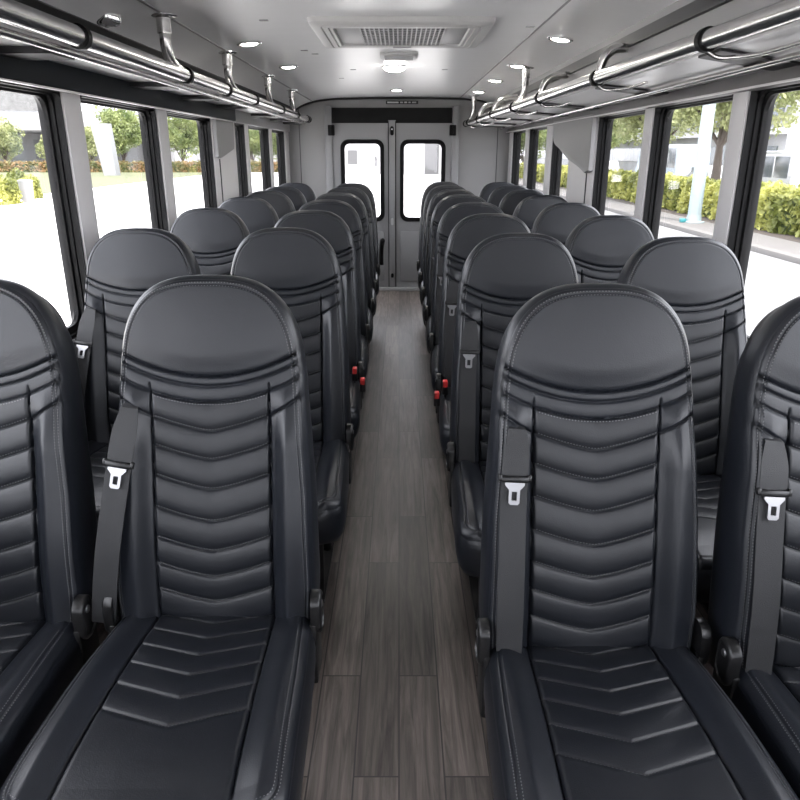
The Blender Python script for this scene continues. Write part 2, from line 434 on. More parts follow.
def make_seat(side):
    root = empty('passenger_seat')
    # ---- backrest face
    u = np.linspace(-1, 1, 261); s = .62*u+.38*np.sin(u*PI/2)
    t = np.linspace(0, 1, 401)
    S, T = np.meshgrid(s, t); Hh = T*htop(S); X = S*w_back(Hh)
    P = bp3(X, Hh, back_depth(X, Hh))
    xc, hc = cen(X), cen(Hh)
    head = hc > .551+smile(xc)
    quilt = (np.abs(xc) < PW) & (hc < .498+smile(xc)*1.02)
    # outline from bottom right over the top to bottom left
    hs = np.linspace(0, HS, 60); su = np.sin(np.linspace(PI/2, -PI/2, 161)); 
    arch = np.stack([su*w_back(htop(su)), htop(su)], -1)
    L = np.concatenate([np.stack([w_back(hs), hs], -1)[:-1], arch, np.stack([-w_back(hs), hs], -1)[::-1][1:]])
    # even it out so that the normals behave
    sg = np.concatenate([[0], np.cumsum(np.linalg.norm(np.diff(L, axis=0), axis=1))])
    ss = np.linspace(0, sg[-1], 221); L = np.stack([np.interp(ss, sg, L[:, 0]), np.interp(ss, sg, L[:, 1])], -1)
    dd = back_depth(L[:, 0]*.999, L[:, 1]*.999)
    T2 = np.gradient(L, axis=0); T2 /= np.linalg.norm(T2, axis=1)[:, None]; N2 = np.stack([T2[:, 1], -T2[:, 0]], -1)
    prof = [(-.001, .0), (.0045, -.008), (.0075, -.022), (.009, -.042), (.0075, -.062), (.002, -.078), (-.008, -.088)]
    rows = []
    for o, d in prof:
        Q = L+N2*o; d = d*(1-.45*sstep(.60, .74, L[:, 1])); rows.append(bp3(Q[:, 0], Q[:, 1], dd*np.clip(1+d/.05, 0, 1)+d+(-.014)*np.clip(-d/.05, 0, 1)))
    SP = np.stack(rows, 0)
    # rear shell
    sc_in = [1, .96, .85, .6, .3, 0.0]
    dz = [-.104, -.107, -.110, -.111, -.112, -.112]
    cx, ch = 0, .36
    rows = [SP[-1]]
    for k, d in zip(sc_in, dz):
        Qx = (L[:, 0]+N2[:, 0]*-.008)*k; Qh = ch+(L[:, 1]+N2[:, 1]*-.008-ch)*k
        rows.append(bp3(Qx, Qh, np.full(len(L), d)))
    BP = np.stack(rows, 0)
    grid_part('back_shell', BP[:, ::-1], np.ones((BP.shape[0]-1, BP.shape[1]-1), bool), M['shell'], root)
    # stitched seams belong to the panels they run over
    xs = np.linspace(-PW+.006, PW-.006, 120)
    st1 = stitches([surf_path(xs, c+chev_sag(xs)+.0045 if c < .49 else c+smile(xs)-.005, back_depth, bp3) for c in CHEV])
    paths = []
    for off in (.0075, .0145):
        ex = L[:, 0]-N2[:, 0]*off; eh = L[:, 1]-N2[:, 1]*off
        paths.append(surf_path(ex[4:-4], eh[4:-4], back_depth, bp3))
    st2 = stitches(paths, w=.001, lift=.0008)
    back = grid_part('backrest', P, ~(head | quilt), M['leather'], root, st2)
    grid_part('headrest', P, head, M['leather'], root)
    grid_part('quilted_panel', P, quilt, M['quilt'], back, st1)
    grid_part('side_band', SP, np.ones((SP.shape[0]-1, SP.shape[1]-1), bool), M['leather'], back)
    # ---- cushion
    yend = lambda s: YS+(CL-YS)*np.power(np.clip(1-np.abs(s)**NC, 0, 1), 1/NC)
    t = np.linspace(0, 1, 281); u = np.linspace(-1, 1, 241); s = .62*u+.38*np.sin(u*PI/2)
    S, T = np.meshgrid(s, t); Yy = -.05+T*(yend(S)+.05); X = S*w_cush(Yy)
    P = cp3(X, Yy, cush_depth(X, Yy))
    xc, yc = cen(X), cen(Yy)
    pw = .128+.012*np.clip(yc, 0, .5)/.47
    quilt = np.abs(xc) < pw
    ys = np.linspace(-.05, YS, 50); su = np.sin(np.linspace(PI/2, -PI/2, 141))
    arch = np.stack([su*w_cush(yend(su)), yend(su)], -1)
    L = np.concatenate([np.stack([w_cush(ys), ys], -1)[:-1], arch, np.stack([-w_cush(ys), ys], -1)[::-1][1:]])
    sg = np.concatenate([[0], np.cumsum(np.linalg.norm(np.diff(L, axis=0), axis=1))])
    ss = np.linspace(0, sg[-1], 181); L = np.stack([np.interp(ss, sg, L[:, 0]), np.interp(ss, sg, L[:, 1])], -1)
    T2 = np.gradient(L, axis=0); T2 /= np.linalg.norm(T2, axis=1)[:, None]; N2 = np.stack([T2[:, 1], -T2[:, 0]], -1)
    dd = cush_depth(L[:, 0]*.999, L[:, 1])
    prof = [(-.001, 0), (.005, -.012), (.008, -.035), (.007, -.065), (.001, -.095), (-.012, -.118), (-.03, -.128)]
    rows = []
    for o, d in prof:
        Q = L+N2*o; rows.append(cp3(Q[:, 0], Q[:, 1], dd*np.clip(1+d/.06, 0, 1)+d-.02*np.clip(-d/.06, 0, 1)))
    SP = np.stack(rows, 0)
    xs = np.linspace(-.125, .125, 120)
    paths = [surf_path(xs, c-csag(xs)+.004, cush_depth, cp3) for c in CCH]
    st1 = stitches([(p, -n_) for p, n_ in paths])
    paths = []
    for off in (.0155, .0245):
        ex = L[:, 0]-N2[:, 0]*off; ey = L[:, 1]-N2[:, 1]*off
        P_, N_ = surf_path(ex[12:-12], ey[12:-12], cush_depth, cp3); paths.append((P_, -N_))
    st2 = stitches(paths, w=.001, lift=.0008)
    cu = grid_part('seat_cushion', P[:, ::-1], ~quilt[:, ::-1], M['leather'], root, st2)
    grid_part('quilted_panel', P[:, ::-1], quilt[:, ::-1], M['quilt'], cu, st1)
    grid_part('side_band', SP[:, ::-1], np.ones((SP.shape[0]-1, SP.shape[1]-1), bool), M['leather'], cu)
    # ---- under structure
    MB().box(-.19, .19, -.42, .05, .285, .318, .008).build('seat_pan', M['plastic'], root, angle=40)
    for sx in (-.13, .13):
        m = MB()
        m.box(sx-.02, sx+.02, -.34, .02, 0, .012)
        m.tube([(sx, -.30, .01), (sx, -.27, .29)], .018, 10); m.tube([(sx, -.02, .01), (sx, -.05, .29)], .018, 10)
        m.box(sx-.018, sx+.018, -.32, .0, .262, .29)
        m.build('leg', M['steel_black'], root, angle=40)
    MB().tube([(-.15, -.16, .25), (.15, -.16, .25)], .016, 10).build('crossbar', M['steel_black'], root, angle=40)
    # recliner covers and brackets at both hips
    for sg_ in (-1, 1):
        m = MB(); rings = []
        for x, k in ((.212, 1.), (.229, 1.), (.233, .93), (.235, .80), (.232, .76), (.2325, .3)):
            rings.append([(sg_*x, -.012+.030*k*math.cos(a)*1.0, .455+(.028*k*math.sin(a)+.022*k*(1 if math.sin(a) > 0 else -1 if math.sin(a) < 0 else 0)))
                          for a in np.linspace(.01, 2*PI+.01, 33)[:-1]])
        m.loft(rings)
        cov = m.build('recliner_cover', M['plastic'], root, angle=50)
        m = MB()
        m.lathe([(.0085, 0), (.0085, .004), (.006, .006)], n=14)
        m.v = [(sg_*(.230+z), -.012+x, .475+y) for x, y, z in m.v]
        m.build('bolt', M['steel'], cov, angle=40)
        m = MB(); m.box(min(sg_*.208, sg_*.224), max(sg_*.208, sg_*.224), -.045, .035, .285, .44, .006)
        m.box(min(sg_*.200, sg_*.216), max(sg_*.200, sg_*.216), -.30, .03, .295, .335, .006)
        m.build('hinge_bracket', M['steel_black'], root, angle=40)
    # ---- seat belt on the camera-left shoulder
    if side == 'L':
        K = [(-.164, .496), (-.179, .40), (-.196, .30), (-.214, .19), (-.228, .10), (-.238, .03)]
    else:
        K = [(-.160, .488), (-.167, .40), (-.170, .30), (-.171, .19), (-.171, .10), (-.171, .02)]
    pts = smooth_path([(a, b, 0) for a, b in K], 8); A = []; wd = []
    for i, p in enumerate(pts):
        f = i/(len(pts)-1)
        x, h = p.x, p.y
        w = float(w_back(h)); xi = max(x, -w+.028)
        d = float(back_depth(np.array([xi]), np.array([h]))[0])+.006+(.012*math.sin(PI*f) if side == 'L' else .004*math.sin(PI*f))
        if i == 0: d -= .012
        A.append(bp3(np.array(x), np.array(h), np.array(d))); wd.append(.015+.011*min(1, f/.12))
    A = np.array(A); V = []; F = []
    Tn = np.gradient(A, axis=0); Tn /= np.linalg.norm(Tn, axis=1)[:, None]
    n_out = np.array([0, -NY, NZ])
    for i in range(len(A)):
        ac = np.cross(Tn[i], n_out); ac /= np.linalg.norm(ac); nn = np.cross(ac, Tn[i])
        if nn @ n_out < 0: nn = -nn
        for sx, sn in ((-1, 0), (1, 0), (1, -1), (-1, -1)):
            V.append(A[i]+ac*sx*wd[i]+nn*sn*.0022)
        if i:
            a, b = 4*(i-1), 4*i
            for k in range(4): F.append((a+k, a+(k+1) % 4, b+(k+1) % 4, b+k))
    belt = MB().add(V, F).build('seat_belt', M['webbing'], root, angle=30)
    i = int((.25 if side == 'L' else .235)*(len(A)-1)); o = A[i]; tdn = Tn[i]; ac = np.cross(tdn, n_out); ac /= np.linalg.norm(ac)
    nn = np.cross(ac, tdn); nn = nn if nn @ n_out > 0 else -nn
    if ac[0] < 0: ac = -ac
    def loc(a, t, n): return tuple(o+(ac*a+tdn*t)*.8+nn*n)
    m = MB(); b = MB().box(-.034, .034, -.008, .008, -.002, .009, .004)
    m.add([loc(*v) for v in b.v], b.f)
    for e in (-1, 1):
        bb = MB().box(e*.036-.005, e*.036+.005, -.012, .006, -.001, .008, .003); m.add([loc(*v) for v in bb.v], bb.f)
    m.build('tongue_grip', M['plastic'], belt, angle=40)
    out = [(-.024, .008), (.024, .008), (.024, .014), (.0135, .026), (.0135, .058), (.009, .063), (-.009, .063), (-.0135, .058), (-.0135, .026), (-.024, .014)]
    inn = [(-.006, .030), (.006, .030), (.0065, .031), (.0065, .034), (.0065, .050), (.0055, .052), (-.0055, .052), (-.0065, .050), (-.0065, .034), (-.0065, .031)]
    m = MB(); n = 10
    V = [loc(a, t, .008) for a, t in out]+[loc(a, t, .008) for a, t in inn]+[loc(a, t, .004) for a, t in out]+[loc(a, t, .004) for a, t in inn]
    F = []
    for k in range(n):
        j = (k+1) % n
        F += [(k, j, n+j, n+k), (2*n+k, 3*n+k, 3*n+j, 2*n+j), (k, 2*n+k, 2*n+j, j), (n+k, n+j, 3*n+j, 3*n+k)]
    m.add(V, F).build('latch_plate', M['steel'], belt)
    return root

def add_buckle(root, x, y, z, stalk):
    m = MB().box(x-.012, x+.012, y-.016, y+.016, z-.055, z, .005)
    b = m.build('buckle', M['plastic'], root, angle=40)
    MB().box(x-.0095, x+.0095, y-.018, y+.013, z-.022, z+.004, .003).build('release_button', M['red'], b, angle=40)
    MB().box(x-.003, x+.003, y-.012, y+.012, z-stalk, z-.045).build('buckle_stalk', M['steel_black'], b)

seat_L = make_seat('L'); seat_R = make_seat('R')
ORD = ['first', 'second', 'third', 'fourth', 'fifth', 'sixth', 'seventh', 'rearmost eighth']
first = {'L': True, 'R': True}
def place(side, x, D, label, group, row):
    base = seat_L if side == 'L' else seat_R
    o = base if first[side] else copy_tree(base); first[side] = False
    o.location = (x, D-.16, 0); tag(o, label, 'seat', group); return o
SEATS = {}
jobs = []
LA = [1.46, 2.45, 3.22, 3.95, 4.68, 5.40, 6.15]
LW = [1.44, 2.44, 3.36, 4.20, 4.90, 5.55, 6.20]
RA = [1.36, 2.28, 3.04, 3.75, 4.45, 5.10, 5.75, 6.40]
RW = [1.30, 2.18, 2.96, 3.72, 4.40, 5.05, 5.70, 6.35]
for col, side, xs, Ds in (('la', 'L', -.395, LA), ('lw', 'L', -.892, LW), ('ra', 'R', .392, RA), ('rw', 'R', .882, RW)):
    for i, D in enumerate(Ds):
        r = 'rearmost seventh' if (i == 6 and side == 'L') else ORD[i]
        if i == 0: where = 'nearest the camera'
        else: where = f'{r} row from the camera'
        hand = 'left' if side == 'L' else 'right'
        if col[1] == 'a':
            lab = f'black ribbed leather seat on the aisle, {hand}-hand side, {where}'
        else:
            lab = f'black ribbed leather seat beside the {hand}-hand windows, {where}'
        jobs.append((col, i, side, xs, D, lab))
for col, i, side, xs, D, lab in jobs:
    x = xs
    if col == 'la' and i == 0: x = -.402
    if col == 'ra' and i == 0: x = .394
    if col == 'rw' and i == 0: x = .870
    if col == 'lw' and i == 0: x = -.902
    SEATS[(col, i)] = place(side, x, D, lab, {'la': 'aisle seats left of the aisle', 'lw': 'seats beside the left windows',
                            'ra': 'aisle seats right of the aisle', 'rw': 'seats beside the right windows'}[col], i)
for col, sg_ in (('la', 1), ('ra', -1)):
    add_buckle(SEATS[(col, 2)], sg_*.205, -.18, .525, .15)
    add_buckle(SEATS[(col, 2)], sg_*.240, -.22, .49, .085)
# folded armrest on the last left aisle seat
m = MB(); m.tube(smooth_path([(.245, .02, .50), (.245, -.01, .58), (.250, -.05, .66), (.262, -.10, .72)], 5), [.02]*15+[.014], 10)
m.build('armrest', M['plastic'], SEATS[('la', 6)], angle=50)

# ------------------------------------------------------------------ setting: floor, walls, ceiling
F0 = -1.4
struct(MB().box(-1.19, 1.19, F0, DR+.05, -.06, 0).build('floor', M['floor']), 'grey brown wood plank floor down the aisle', 'floor')
struct(MB().box(-1.24, 1.24, F0, DR+.1, -.32, -.061).build('floor_underframe', M['steel_black']), 'black underframe below the bus floor', 'floor')

CP = [(0, 1.912), (.3, 1.911), (.6, 1.905), (.72, 1.896), (.82, 1.882), (.90, 1.862), (.97, 1.835), (1.03, 1.80), (1.085, 1.75), (1.13, 1.68), (1.16, 1.60)]
full = [(-x, z) for x, z in CP[:0:-1]]+CP
def ceil_z(x): return float(np.interp(abs(x), [p[0] for p in CP], [p[1] for p in CP]))
m = MB(); n = len(full)
V = []
for y in (F0, DR+.05):
    V += [(x, y, z) for x, z in full]+[(x*1.05, y, z+.05) for x, z in full]
F = []
for k in range(n-1):
    F += [(k, k+1, 2*n+k+1, 2*n+k), (n+k, 3*n+k, 3*n+k+1, n+k+1), (k, n+k, n+k+1, k+1), (2*n+k, 2*n+k+1, 3*n+k+1, 3*n+k)]
F += [(0, 2*n, 3*n, n), (n-1, 2*n-1, 4*n-1, 3*n-1)]
struct(m.add(V, F).build('ceiling', M['ceiling'], angle=25), 'arched satin grey bus ceiling', 'ceiling')
tn = [0]
def trim(mb, mat, label, cat='trim', angle=None):
    tn[0] += 1
    return struct(mb.build('trim_%d' % tn[0], mat, angle=angle), label, cat)
def ceil_strip(x, w, mat, label, y0=F0, y1=DR, t=.003):
    m = MB(); a, b = x-w/2, x+w/2
    V = []
    for y in (y0, y1):
        for xx, dz in ((a, .002), (b, .002), (b, -t), (a, -t)): V.append((xx, y, ceil_z(xx)+dz))
    m.add(V, [(0,1,5,4),(1,2,6,5),(2,3,7,6),(3,0,4,7),(0,3,2,1),(4,5,6,7)])
    return trim(m, mat, label)
ceil_strip(-.855, .008, M['seam'], 'thin seam along the ceiling above the hanging posts')
ceil_strip(.600, .008, M['seam'], 'thin seam along the ceiling beside the row of four downlights')
ceil_strip(-1.045, .05, M['strip'], 'dark strip along the ceiling edge above the left rack', t=.004)

m = MB(); m.add([(x, y, z) for y in (F0, DR-.02) for k, (x, z) in enumerate(((.90, ceil_z(.90)+.01), (.925, 1.70), (.935, 1.690), (1.10, 1.690), (1.10, 1.78)))],
    [(0,1,6,5),(1,2,7,6),(2,3,8,7),(3,4,9,8),(4,0,5,9),(4,3,2,1,0),(5,6,7,8,9)])
trim(m, M['lining'], 'grey duct panel behind the right luggage rack')
trim(MB().box(.895, .918, F0, DR-.02, 1.790, 1.832), M['strip'], 'dark strip along the ceiling edge above the right rack')
# side walls
ZS, ZH = .775, 1.592       # window sill and head
def wall_side(sg_, name, blocks, label):
    m = MB()
    a, b = sorted((sg_*XW, sg_*(XW+.068)))
    a2, b2 = sorted((sg_*(XW+.052), sg_*(XW+.10)))
    m.box(a2, b2, F0, DR+.05, -.02, ZS-.03); m.box(a, b, F0, DR+.05, ZS-.03, ZS)
    m.box(a, b, F0, DR+.05, ZH, 1.70)
    for y0, y1 in blocks: m.box(a, b, y0, y1, ZS, ZH)
    return struct(m.build(name, M['lining']), label, 'wall')
LPIL = [(1.50, 1.63), (2.51, 2.65), (3.47, 3.61), (4.45, 5.06), (5.41, 5.52), (6.40, 6.53), (7.26, DR+.05)]
RPIL = [(1.44, 1.56), (2.42, 2.53), (3.30, 3.41), (4.20, 4.84), (5.42, 5.62), (6.39, 6.56), (7.30, DR+.05)]
wall_side(-1, 'wall_left', LPIL, 'left wall with the grey pillars between its windows')
wall_side(1, 'wall_right', RPIL, 'right wall with the grey pillars between its windows')
wn = [0]
def window(sg_, y0, y1, label):
    """black deep frame with rounded pane"""
    wn[0] += 1
    def X(d): return sg_*(XW+d)
    m = MB()
    r0 = rrect(y0+.002, y1-.002, ZS+.002, ZH-.002, .004, 6)
    i0 = rrect(y0+.006, y1-.006, ZS+.012, ZH-.008, .03, 6)
    i1 = rrect(y0+.012, y1-.012, ZS+.022, ZH-.014, .04, 6)
    i2 = rrect(y0+.022, y1-.022, ZS+.045, ZH-.022, .05, 6)
    rings = [(r0, .072), (r0, -.004), (i0, -.004), (i0, .018), (i1, .020), (i1, .034), (i2, .037), (i2, .052), (i1, .072), (r0, .072)]
    m.loft([[(X(d), a, b) for a, b in R] for R, d in rings], False, False)
    fr = struct(m.build('window_%d' % wn[0], M['rubber'], angle=30), label, 'window')
    m = MB(); m.loft([[(X(.044), a, b) for a, b in i2], [(X(.049), a, b) for a, b in i2]])
    p = m.build('pane', M['glass'], fr); p['label'] = 'clear window glass'
    return fr
names = ['beside the camera', 'nearest the camera', 'second', 'third', 'fourth', 'fifth', 'sixth']
for sg_, PIL, hand in ((-1, LPIL, 'left'), (1, RPIL, 'right')):
    edges = [F0+.3]+[e for p in PIL for e in p][:-1]
    spans = [(F0+.35, PIL[0][0])]+[(PIL[i][1], PIL[i+1][0]) for i in range(len(PIL)-1)]
    lab = ['black framed {h} side window beside the camera', 'black framed {h} side window nearest in view', 'black framed {h} side window, second in view',
           'black framed {h} side window just before the wide panel', 'narrow black framed {h} side window behind the wide panel',
           'black framed {h} side window, second from the rear wall', 'black framed {h} side window next to the rear wall']
    for (a, b), l in zip(spans, lab): window(sg_, a, b, l.format(h=hand+'-hand'))
# pale faces of the pillars
for sg_, PIL, hand in ((-1, LPIL, 'left'), (1, RPIL, 'right')):
    for k, (y0, y1) in enumerate(PIL):
        a, b = sorted((sg_*(XW-.012), sg_*(XW+.01)))
        y1b = min(y1, DR)
        m = MB().box(a, b, y0+.001, y1b-.001, ZS-.02, ZH+.01, .006)
        trim(m, M['pillar'], f'pale grey pillar face on the {hand}-hand wall, {ORD[k]} from the front of the bus' if k < 6 else f'pale grey corner lining behind the last {hand}-hand window', angle=40)
# window heads
trim(MB().box(-XW-.01, -XW+.045, F0, 4.97, ZH-.002, 1.672, .008), M['header'], 'navy black header band above the left windows', angle=40)
trim(MB().box(-XW-.01, -XW+.03, 4.97, DR, ZH-.004, 1.662, .008), M['lining'], 'grey header above the rear left windows', angle=40)
trim(MB().box(XW-.035, XW+.01, F0, DR, ZH-.010, 1.634, .006), M['header_grey'], 'dark grey header band above the right windows', angle=40)
# bright bead under the headers
for sg_, hand in ((-1, 'left'), (1, 'right')):
    a, b = sorted((sg_*(XW-.048), sg_*(XW-.03)))
    trim(MB().box(a, b, F0, 4.95 if sg_ < 0 else DR, ZH-.008, ZH-.003), M['pillar'], f'thin pale bead under the {hand}-hand header')
# service covers over the pillars
def cover(sg_, poly, x0, x1, label):
    m = MB()
    def ring(x, k):
        c = np.mean(poly, axis=0)
        return [(sg_*x, c[0]+(p[0]-c[0])*k, c[1]+(p[1]-c[1])*k) for p in poly]
    m.loft([ring(x1, 1), ring(x0+.006, 1), ring(x0, .985)])
    o = m.build('pillar_cover', M['lining'], angle=40)
    return tag(o, label, 'panel')
def curve2(P, n=6): return [(v.x, v.y) for v in smooth_path([(a, b, 0) for a, b in P], n)]
polyR = [(4.20, 1.60), (4.20, 1.30)]+curve2([(4.27, 1.285), (4.42, 1.315), (4.72, 1.36), (4.98, 1.42), (5.16, 1.455), (5.22, 1.50), (5.25, 1.60)])
cover(1, polyR, XW-.045, XW-.014, 'grey curved cover panel hanging beside the right windows')
polyL = [(4.46, 1.60), (4.46, 1.37), (4.52, 1.365), (4.60, 1.375), (4.80, 1.405), (4.90, 1.42), (4.92, 1.46), (4.93, 1.60)]
cover(-1, polyL, XW-.035, XW-.014, 'grey notched cover panel on the wide left pillar')
for sg_, y, hand in ((1, 4.33, 'right'), (-1, 4.56, 'left')):
    a, b = sorted((sg_*(XW-.016), sg_*(XW-.010)))
    trim(MB().box(a, b, y, y+.014, ZS, 1.36), M['strip'], f'dark groove down the wide {hand}-hand pillar')

# unseen front bulkhead with the windscreen, added dark to cut the frontal light
m = MB(); m.box(-1.2, 1.2, F0-.06, F0, -.02, .95); m.box(-1.2, 1.2, F0-.06, F0, 1.62, 1.96)
m.box(-1.2, -.85, F0-.06, F0, .95, 1.62); m.box(.85, 1.2, F0-.06, F0, .95, 1.62)
struct(m.build('wall_front_unseen', M['shell']), 'unseen dark bulkhead around the windscreen, added to cut frontal light', 'wall')
m = MB(); m.box(-.85, .85, F0-.05, F0-.045, .95, 1.62)
struct(m.build('windscreen', M['glass']), 'windscreen glass at the front of the bus', 'window')
# rear wall with door opening
DX = -.07
ox0, ox1, oz1 = DX-.60, DX+.60, 1.81
m = MB()
m.box(-1.2, ox0, DR, DR+.07, 0, 1.95); m.box(ox1, 1.2, DR, DR+.07, 0, 1.95); m.box(ox0, ox1, DR, DR+.07, oz1, 1.95)
struct(m.build('wall_rear', M['lining']), 'grey rear wall around the double doors', 'wall')
struct(MB().box(-XW, XW, DR-.012, DR, 0, .80, .004).build('baseboard_rear', M['lining'], angle=40), 'raised lower panel of the rear wall', 'baseboard') if False else None
for s_, xx in (('left', ox0-.035), ('right', ox1+.035)):
    trim(MB().box(xx-.035, xx+.035, DR-.03, DR, 0, oz1+.02, .008), M['door'], f'pale jamb post on the {s_} of the rear doors', angle=40)
trim(MB().box(ox0+.002, ox1-.002, DR-.018, DR+.05, 1.672, oz1+.004), M['rubber'], 'black header panel above the rear doors', angle=40)
for s_, x0, x1 in (('left', -XW, ox0-.075), ('right', ox1+.075, XW)):
    trim(MB().box(x0, x1, DR-.006, DR, .80, .812), M['strip'], f'dark horizontal seam across the rear wall, {s_} of the doors')
for s_, x0 in (('left', -1.0), ('right', .985)):
    trim(MB().box(x0, x0+.007, DR-.005, DR, 0, 1.80), M['strip'], f'dark upright seam in the {s_} half of the rear wall')
# arched black trim where the ceiling meets the rear wall
P = [(x, DR-.012, z-.012) for x, z in full if abs(x) < 1.1]
trim(MB().tube([Vector(p) for p in smooth_path(P, 3)], .009, 8), M['strip'], 'black arched trim between ceiling and rear wall', angle=50)
trim(MB().box(ox0, ox1, DR-.05, DR+.05, 0, .035, .006), M['grey_plastic'], 'metal threshold under the rear doors', angle=40)
dn = [0]
def door(x0, x1, wx0, wx1, label, hinge_x, latch_x):
    dn[0] += 1
    z0, z1 = .04, 1.68; wz0, wz1 = .725, 1.515
    m = MB(); n = 6
    o_ = rrect(x0-.006, x1+.006, z0-.008, z1, .004, n); i_ = rrect(wx0, wx1, wz0, wz1, .075, n)
    ya, yb = DR-.01, DR+.035
    m.loft([[(a, yb, b) for a, b in o_], [(a, ya+.006, b) for a, b in o_], [(a*.995+.005*(x0+x1)/2, ya, b*.997+.003*.8) for a, b in o_], [(a, ya, b) for a, b in i_], [(a, yb, b) for a, b in i_], [(a, yb, b) for a, b in o_]], False, False)
    d = struct(m.build('door_%d' % dn[0], M['door'], angle=30), label, 'door')
    i2 = rrect(wx0+.036, wx1-.036, wz0+.036, wz1-.036, .05, n)
    i3 = rrect(wx0-.006, wx1+.006, wz0-.006, wz1+.006, .08, n)
    m = MB(); m.loft([[(a, yb-.002, b) for a, b in i3], [(a, ya-.006, b) for a, b in i3], [(a, ya-.016, b) for a, b in i_], [(a, ya-.012, b) for a, b in i2], [(a, yb-.002, b) for a, b in i2], [(a, yb-.002, b) for a, b in i3]], False, False)
    m.build('window_seal', M['rubber'], d, angle=40)
    m = MB(); m.loft([[(a, DR+.012, b) for a, b in i2], [(a, DR+.017, b) for a, b in i2]]); m.build('pane', M['glass'], d)
    m = MB().box(hinge_x-.033, hinge_x+.033, DR-.055, DR-.01, 1.555, 1.655, .008); m.box(hinge_x-.008, hinge_x+.008, DR-.065, DR-.02, 1.57, 1.64, .004)
    m.build('hinge', M['rubber'], d, angle=40)
    # shallow pressed rib at the foot of the leaf
    MB().box(x0+.05, x1-.05, DR-.016, DR-.009, .10, .62, .006).build('pressed_panel', M['door'], d, angle=40)
    return d
cx = DX+.0
dl = door(ox0+.004, cx-.035, cx-.515, cx-.085, 'left leaf of the grey rear double doors', ox0-.005, cx)
dr = door(cx+.035, ox1-.004, cx+.085, cx+.535, 'right leaf of the grey rear double doors', ox1+.005, cx)
mp_ = struct(MB().box(cx-.039, cx+.039, DR-.022, DR+.03, .030, 1.70, .006).build('door_mullion', M['door'], angle=40), 'grey centre post between the two rear doors', 'door')
MB().box(cx-.041, cx-.033, DR-.024, DR-.02, .04, 1.69).build('gasket', M['rubber'], mp_)
MB().box(cx+.032, cx+.041, DR-.024, DR-.02, .04, 1.69).build('gasket', M['rubber'], mp_)
def slot(z, h, w, name, mat):
    m = MB(); P = rrect(cx-w/2, cx+w/2, z-h/2, z+h/2, w*.48, 5)
    m.loft([[(a, DR-.02, b) for a, b in P], [(a, DR-.038, b) for a, b in P], [(cx+(a-cx)*.8, DR-.042, z+(b-z)*.9) for a, b in P]])
    return m.build(name, mat, mp_, angle=40)
l = slot(1.60, .085, .036, 'door_latch', M['rubber'])
MB().lathe([(.008, 0), (.008, .006), (.004, .008)], n=12).build('latch_screw', M['steel'], l).location = (cx, DR-.044, 1.615)
l.children[0].rotation_euler = (PI/2, 0, 0)
slot(.72, .07, .026, 'keeper', M['grey_plastic']); slot(.16, .045, .03, 'lower_catch', M['rubber'])
# plate above the doors with a row of small lamps
px, pz = .03, 1.862
m = MB().box(px-.16, px+.16, DR-.02, DR-.001, pz-.016, pz+.016, .005)
pl = tag(m.build('marker_lamp_bar', M['strip'], angle=40), 'small dark lamp bar on the wall above the rear doors', 'lamp')
for k, (a, b) in enumerate(((-.145, -.035), (-.02, .01), (.022, .05), (.062, .085), (.098, .14))):
    MB().box(px+a, px+b, DR-.024, DR-.018, pz-.007, pz+.007, .002).build('lens', M['white_plastic'] if k in (0, 2) else M['grey_plastic'], pl, angle=40)

